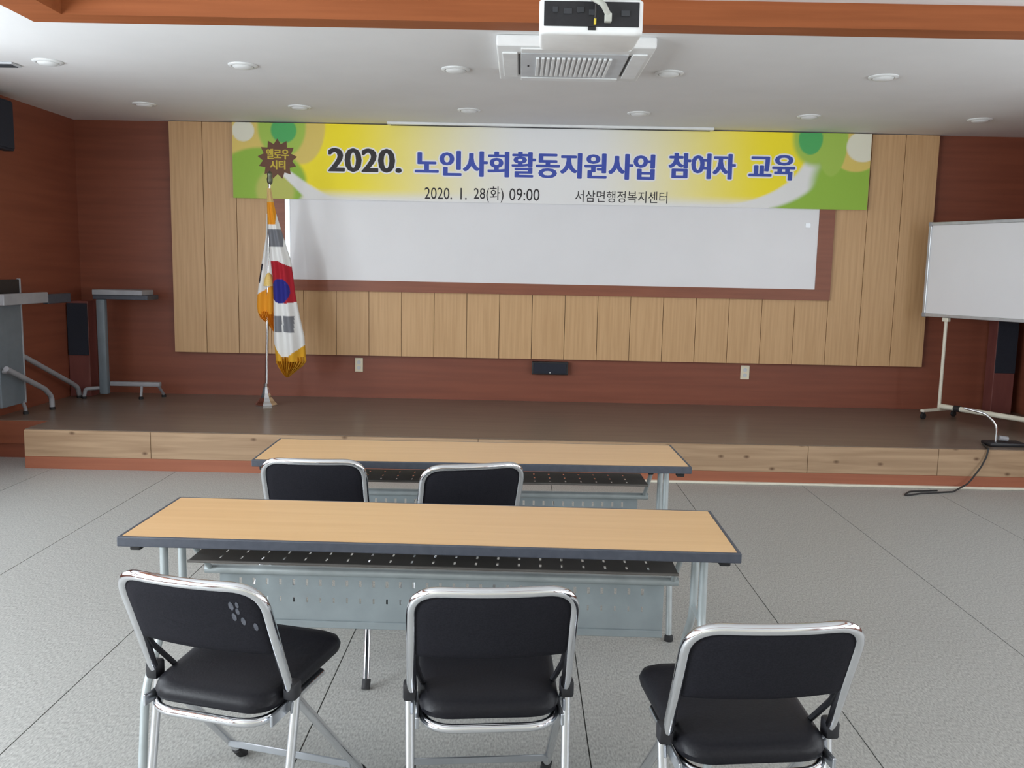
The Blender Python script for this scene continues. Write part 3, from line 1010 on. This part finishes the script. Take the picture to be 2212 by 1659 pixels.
# local x runs along the board towards the viewer
zb0, zb1, LB = 1.165 - ST_H, 1.985 - ST_H, 1.5
MB().box(0.02, LB - .02, -0.008, 0.008, zb0 + .02, zb1 - .02).build('board_surface', M['board_white'], mw)
for a, b, c, d in ((0.018, LB - .018, zb0, zb0 + .028), (0.018, LB - .018, zb1 - .028, zb1)):
    MB().rbox(a, b, -0.016, 0.016, c, d, r=.004).build('frame_rail', M['alu'], mw)
for a, b in ((0, .028), (LB - .028, LB)):
    MB().rbox(a, b, -0.016, 0.016, zb0 + .018, zb1 - .018, r=.004).build('frame_stile', M['alu'], mw)
for a in (0.016, LB - .016):
    for c in (zb0 + .016, zb1 - .016):
        MB().rbox(a - .020, a + .020, -0.019, 0.019, c - .020, c + .020, r=.008).build('corner_cap', M['pale_grey'], mw, True)
for a in (0.235, 1.265):
    MB().tube([(a, 0.0, 0.085), (a, 0.0, zb0 - .001)], 0.0145, 12).build('post', M['cream_metal'], mw, True)
    MB().rbox(a - .028, a + .028, -0.020, 0.020, zb0 - .034, zb0 - .001, r=.004).build('clamp', M['cream_metal'], mw)
    MB().rbox(a - .018, a + .018, -0.22, 0.22, 0.062, 0.0845, r=.004).build('foot', M['cream_metal'], mw)
    for yy in (-0.20, 0.20):
        cst = MB().rbox(a - .012, a + .012, yy - .012, yy + .012, 0.050, 0.0619, r=.002, seg=1).build('caster', M['black_plastic'], mw)
        w = MB()
        w.tube([(a - .011, yy, 0.0255), (a + .011, yy, 0.0255)], 0.0255, 18)
        w.build('wheel', M['rubber'], cst, True)
MB().tube([(0.250, 0, 0.105), (1.25, 0, 0.105)], 0.022, 14).build('cross_bar', M['cream_metal'], mw, True)
MB().tube([(0.385, 0, 0.105), (0.440, 0, 0.105)], 0.027, 14).build('bar_joint', M['black_plastic'], mw, True)

# chrome hooked stand on a black base at the edge of the stage, with its cord
hs = thing('hooked_stand', 'small chrome hooked tube on a black base at the stage edge', 'stand', (3.53, 6.44, ST_H))
MB().rbox(-0.07, 0.20, -0.06, 0.08, 0.0, 0.028, r=.010).build('base', M['black_plastic'], hs, True)
MB().tube(fillet([(0.0, 0.0, 0.028), (0.0, 0.0, 0.155), (-0.07, 0.05, 0.23), (-0.17, 0.16, 0.25)], [.12, .1], 9), 0.009, 12).build('tube', M['chrome'], hs, True)
MB().tube([(0.022, 0.0, 0.058), (0.085, 0.0, 0.050)], 0.019, 14).build('knob', M['pale_grey'], hs, True)
cd = fillet([(3.45, 6.46, ST_H + .006), (3.40, 6.31, ST_H + .007), (3.384, 6.257, ST_H + .010), (3.370, 6.250, ST_H - .05), (3.33, 6.232, 0.17), (3.24, 6.215, 0.05), (3.10, 6.14, 0.006), (2.84, 6.07, 0.006), (2.68, 5.99, 0.006), (2.78, 6.12, 0.006), (3.0, 6.17, 0.006)],
            [.03, .004, .03, .1, .1, .06, .1, .05, .08], 6)
tag(MB().tube(cd, 0.006, 8).build('power_cord', M['cable_black'], None, True), 'black cord falling over the stage edge onto the floor', 'cord')

# ================================================================= LEFT CORNER
# rolling table with its top tipped upright, parked along the left wall
ft = thing('tipped_table', 'grey rolling table with its top tipped upright by the left wall', 'table', (-3.90, 6.5, ST_H - ST_H))
MB().rbox(-0.020, 0.0, 0.070, 0.385, 0.385, 1.215, r=.004).build('tabletop', M['grey_board'], ft)
MB().rbox(-0.022, 0.004, 0.3851, 0.402, 0.383, 1.360, r=.003).build('edge_band', M['pale_grey'], ft)
MB().rbox(-0.020, 0.0, 0.070, 0.3849, 1.2151, 1.355, r=.004).build('top_strip', M['black_plastic'], ft)
MB().rbox(0.040, 0.085, 0.020, 0.64, 1.165, 1.25, r=.006).build('top_rail', M['pale_grey'], ft)
MB().rbox(0.038, 0.087, 0.6401, 1.00, 1.155, 1.232, r=.006).build('rail_end', M['edge_dark'], ft)
for (x, path) in ((0.075, [(0.02, 0.695), (0.537, 0.474), (0.636, 0.40), (0.641, 0.313)]), (-0.03, [(0.42, 0.755), (1.177, 0.435), (1.278, 0.385), (1.302, 0.313)])):
    MB().tube(fillet([(x, y, z) for y, z in path], [.12, .08], 8), 0.021, 12).build('leg', M['pale_grey'], ft, True)
    yy = path[-1][0]
    MB().lathe([(0.022, ST_H), (0.022, ST_H + .020), (0.016, ST_H + .028)], x, yy, 12).build('glide', M['rubber'], ft, True)
MB().tube(fillet([(-0.010, 0.36, 0.40), (-0.010, 0.40, 0.33), (-0.010, 0.40, ST_H + .02)], [.03], 5), 0.014, 10).build('leg', M['pale_grey'], ft, True)
MB().lathe([(0.020, ST_H), (0.020, ST_H + .020), (0.012, ST_H + .03)], -0.010, 0.40, 12).build('glide', M['rubber'], ft, True)
MB().tube([(-0.03, 0.42, 0.755), (-0.025, 0.37, 0.775)], 0.014, 10).build('leg_link', M['pale_grey'], ft, True)
for yy in (0.10, 0.33):
    MB().rbox(0.0001, 0.0399, yy - .015, yy + .015, 1.175, 1.205, r=.003).build('rail_bracket', M['edge_dark'], ft)
MB().tube([(0.0005, 0.10, 0.661), (0.075, 0.10, 0.661)], 0.012, 10).build('leg_link', M['pale_grey'], ft, True)

# C-shaped side table on bent feet
ct = thing('side_table', 'small grey C-shaped side table on a flat foot beside the panelling', 'table', (-3.70, 7.85, ST_H))
MB().rbox(-0.055, 0.385, -0.10, 0.15, 0.925, 0.970, r=.005).build('tabletop', M['pale_grey'], ct)
MB().rbox(-0.060, 0.425, -0.08, 0.16, 0.885, 0.9249, r=.004).build('top_frame', M['edge_dark'], ct)
MB().rbox(-0.030, 0.045, -0.09, -0.03, 0.042, 0.8849, r=.010).build('post', M['grey_board'], ct, True)
MB().rbox(0.0451, 0.495, -0.05, 0.0, 0.112, 0.152, r=.008).build('foot_bar', M['pale_grey'], ct, True)
MB().tube(fillet([(-0.028, -0.06, 0.095), (-0.15, -0.09, 0.088), (-0.165, -0.095, 0.02)], [.03], 6), 0.017, 10).build('foot_tube', M['pale_grey'], ct, True)
for x, y in ((-0.165, -0.095), (0.33, -0.06), (0.47, 0.10)):
    if x > 0:
        MB().tube([(x, y, 0.022), (x, max(-.04, min(y, -.01)), 0.113)], 0.012, 10).build('foot_stub', M['pale_grey'], ct, True)
    MB().lathe([(0.020, 0.0), (0.020, 0.018), (0.012, 0.026)], x, y, 12).build('glide', M['rubber'], ct, True)

# floor loudspeakers in both stage corners
def floor_speaker(label, x, y, gz0, gz1):
    s = thing('floor_loudspeaker', label, 'loudspeaker', (x, y, ST_H), 0, 'floor loudspeakers')
    top = gz1 - ST_H + .02
    MB().rbox(-0.095, 0.095, 0.0, 0.15, 0.0, top, r=.006).build('cabinet', M['speaker_wood'], s)
    MB().rbox(-0.091, 0.091, -0.014, -0.0001, gz0 - ST_H, gz1 - ST_H, r=.005).build('grille', M['speaker_cloth'], s)
    return s


floor_speaker('dark loudspeaker standing in the left corner behind the tipped grey table', -3.955, 7.88, 0.665, 1.130)
floor_speaker('dark loudspeaker with maroon base standing in the right corner behind the rolling whiteboard', 4.405, 8.0, 0.660, 1.155)

# wall loudspeaker high on the left wall
ws = thing('wall_loudspeaker', 'dark wall loudspeaker high on the left wall under the ceiling', 'loudspeaker', (-4.056, 6.82, 2.315))
MB().rbox(0.04, 0.125, -0.18, 0.155, 0.02, 0.395, r=.010).build('cabinet', M['speaker_cloth'], ws, True)
MB().rbox(0.1251, 0.135, -0.165, 0.14, 0.035, 0.38, r=.004).build('grille', M['speaker_cloth'], ws)
MB().rbox(0.0005, 0.0399, -0.04, 0.04, 0.13, 0.27, r=.004).build('bracket', M['black_plastic'], ws)

# ================================================================= WALL FITTINGS
def outlet(label, x0, x1, z0, z1):
    s = thing('wall_outlet', label, 'wall outlet', ((x0 + x1) / 2, YB, z0), 0, 'cream wall outlets')
    w, h = (x1 - x0) / 2, z1 - z0
    MB().rbox(-w, w, -0.012, -0.0005, 0, h, r=.004).build('plate', M['cream_plastic'], s)
    for z in (h * .3, h * .68):
        MB().lathe([(0.018, -0.0005), (0.018, 0.003)], 0, 0, 16).build('socket', M['greyish_plastic'], s).matrix_local = Matrix.Translation((0, -0.012, z)) @ Matrix.Rotation(math.radians(90), 4, 'X')
    return s


outlet('cream double wall outlet at the left, below the panelling', -1.522, -1.447, 0.532, 0.662)
outlet('cream double wall outlet at the right, below the panelling', 2.060, 2.142, 0.535, 0.665)
bb = thing('wall_box', 'black box on the red-brown wall below the middle of the panelling', 'box', (0.291, YB, 0.548))
MB().rbox(-0.167, 0.167, -0.07, -0.0005, 0, 0.118, r=.006).build('casing', M['black_plastic'], bb)
MB().rbox(-0.150, 0.150, -0.074, -0.0701, 0.012, 0.106, r=.003).build('front_cover', M['speaker_cloth'], bb)
MB().rbox(-0.006, 0.006, -0.077, -0.0741, 0.014, 0.026, r=.001, seg=1).build('indicator', M['alu'], bb)
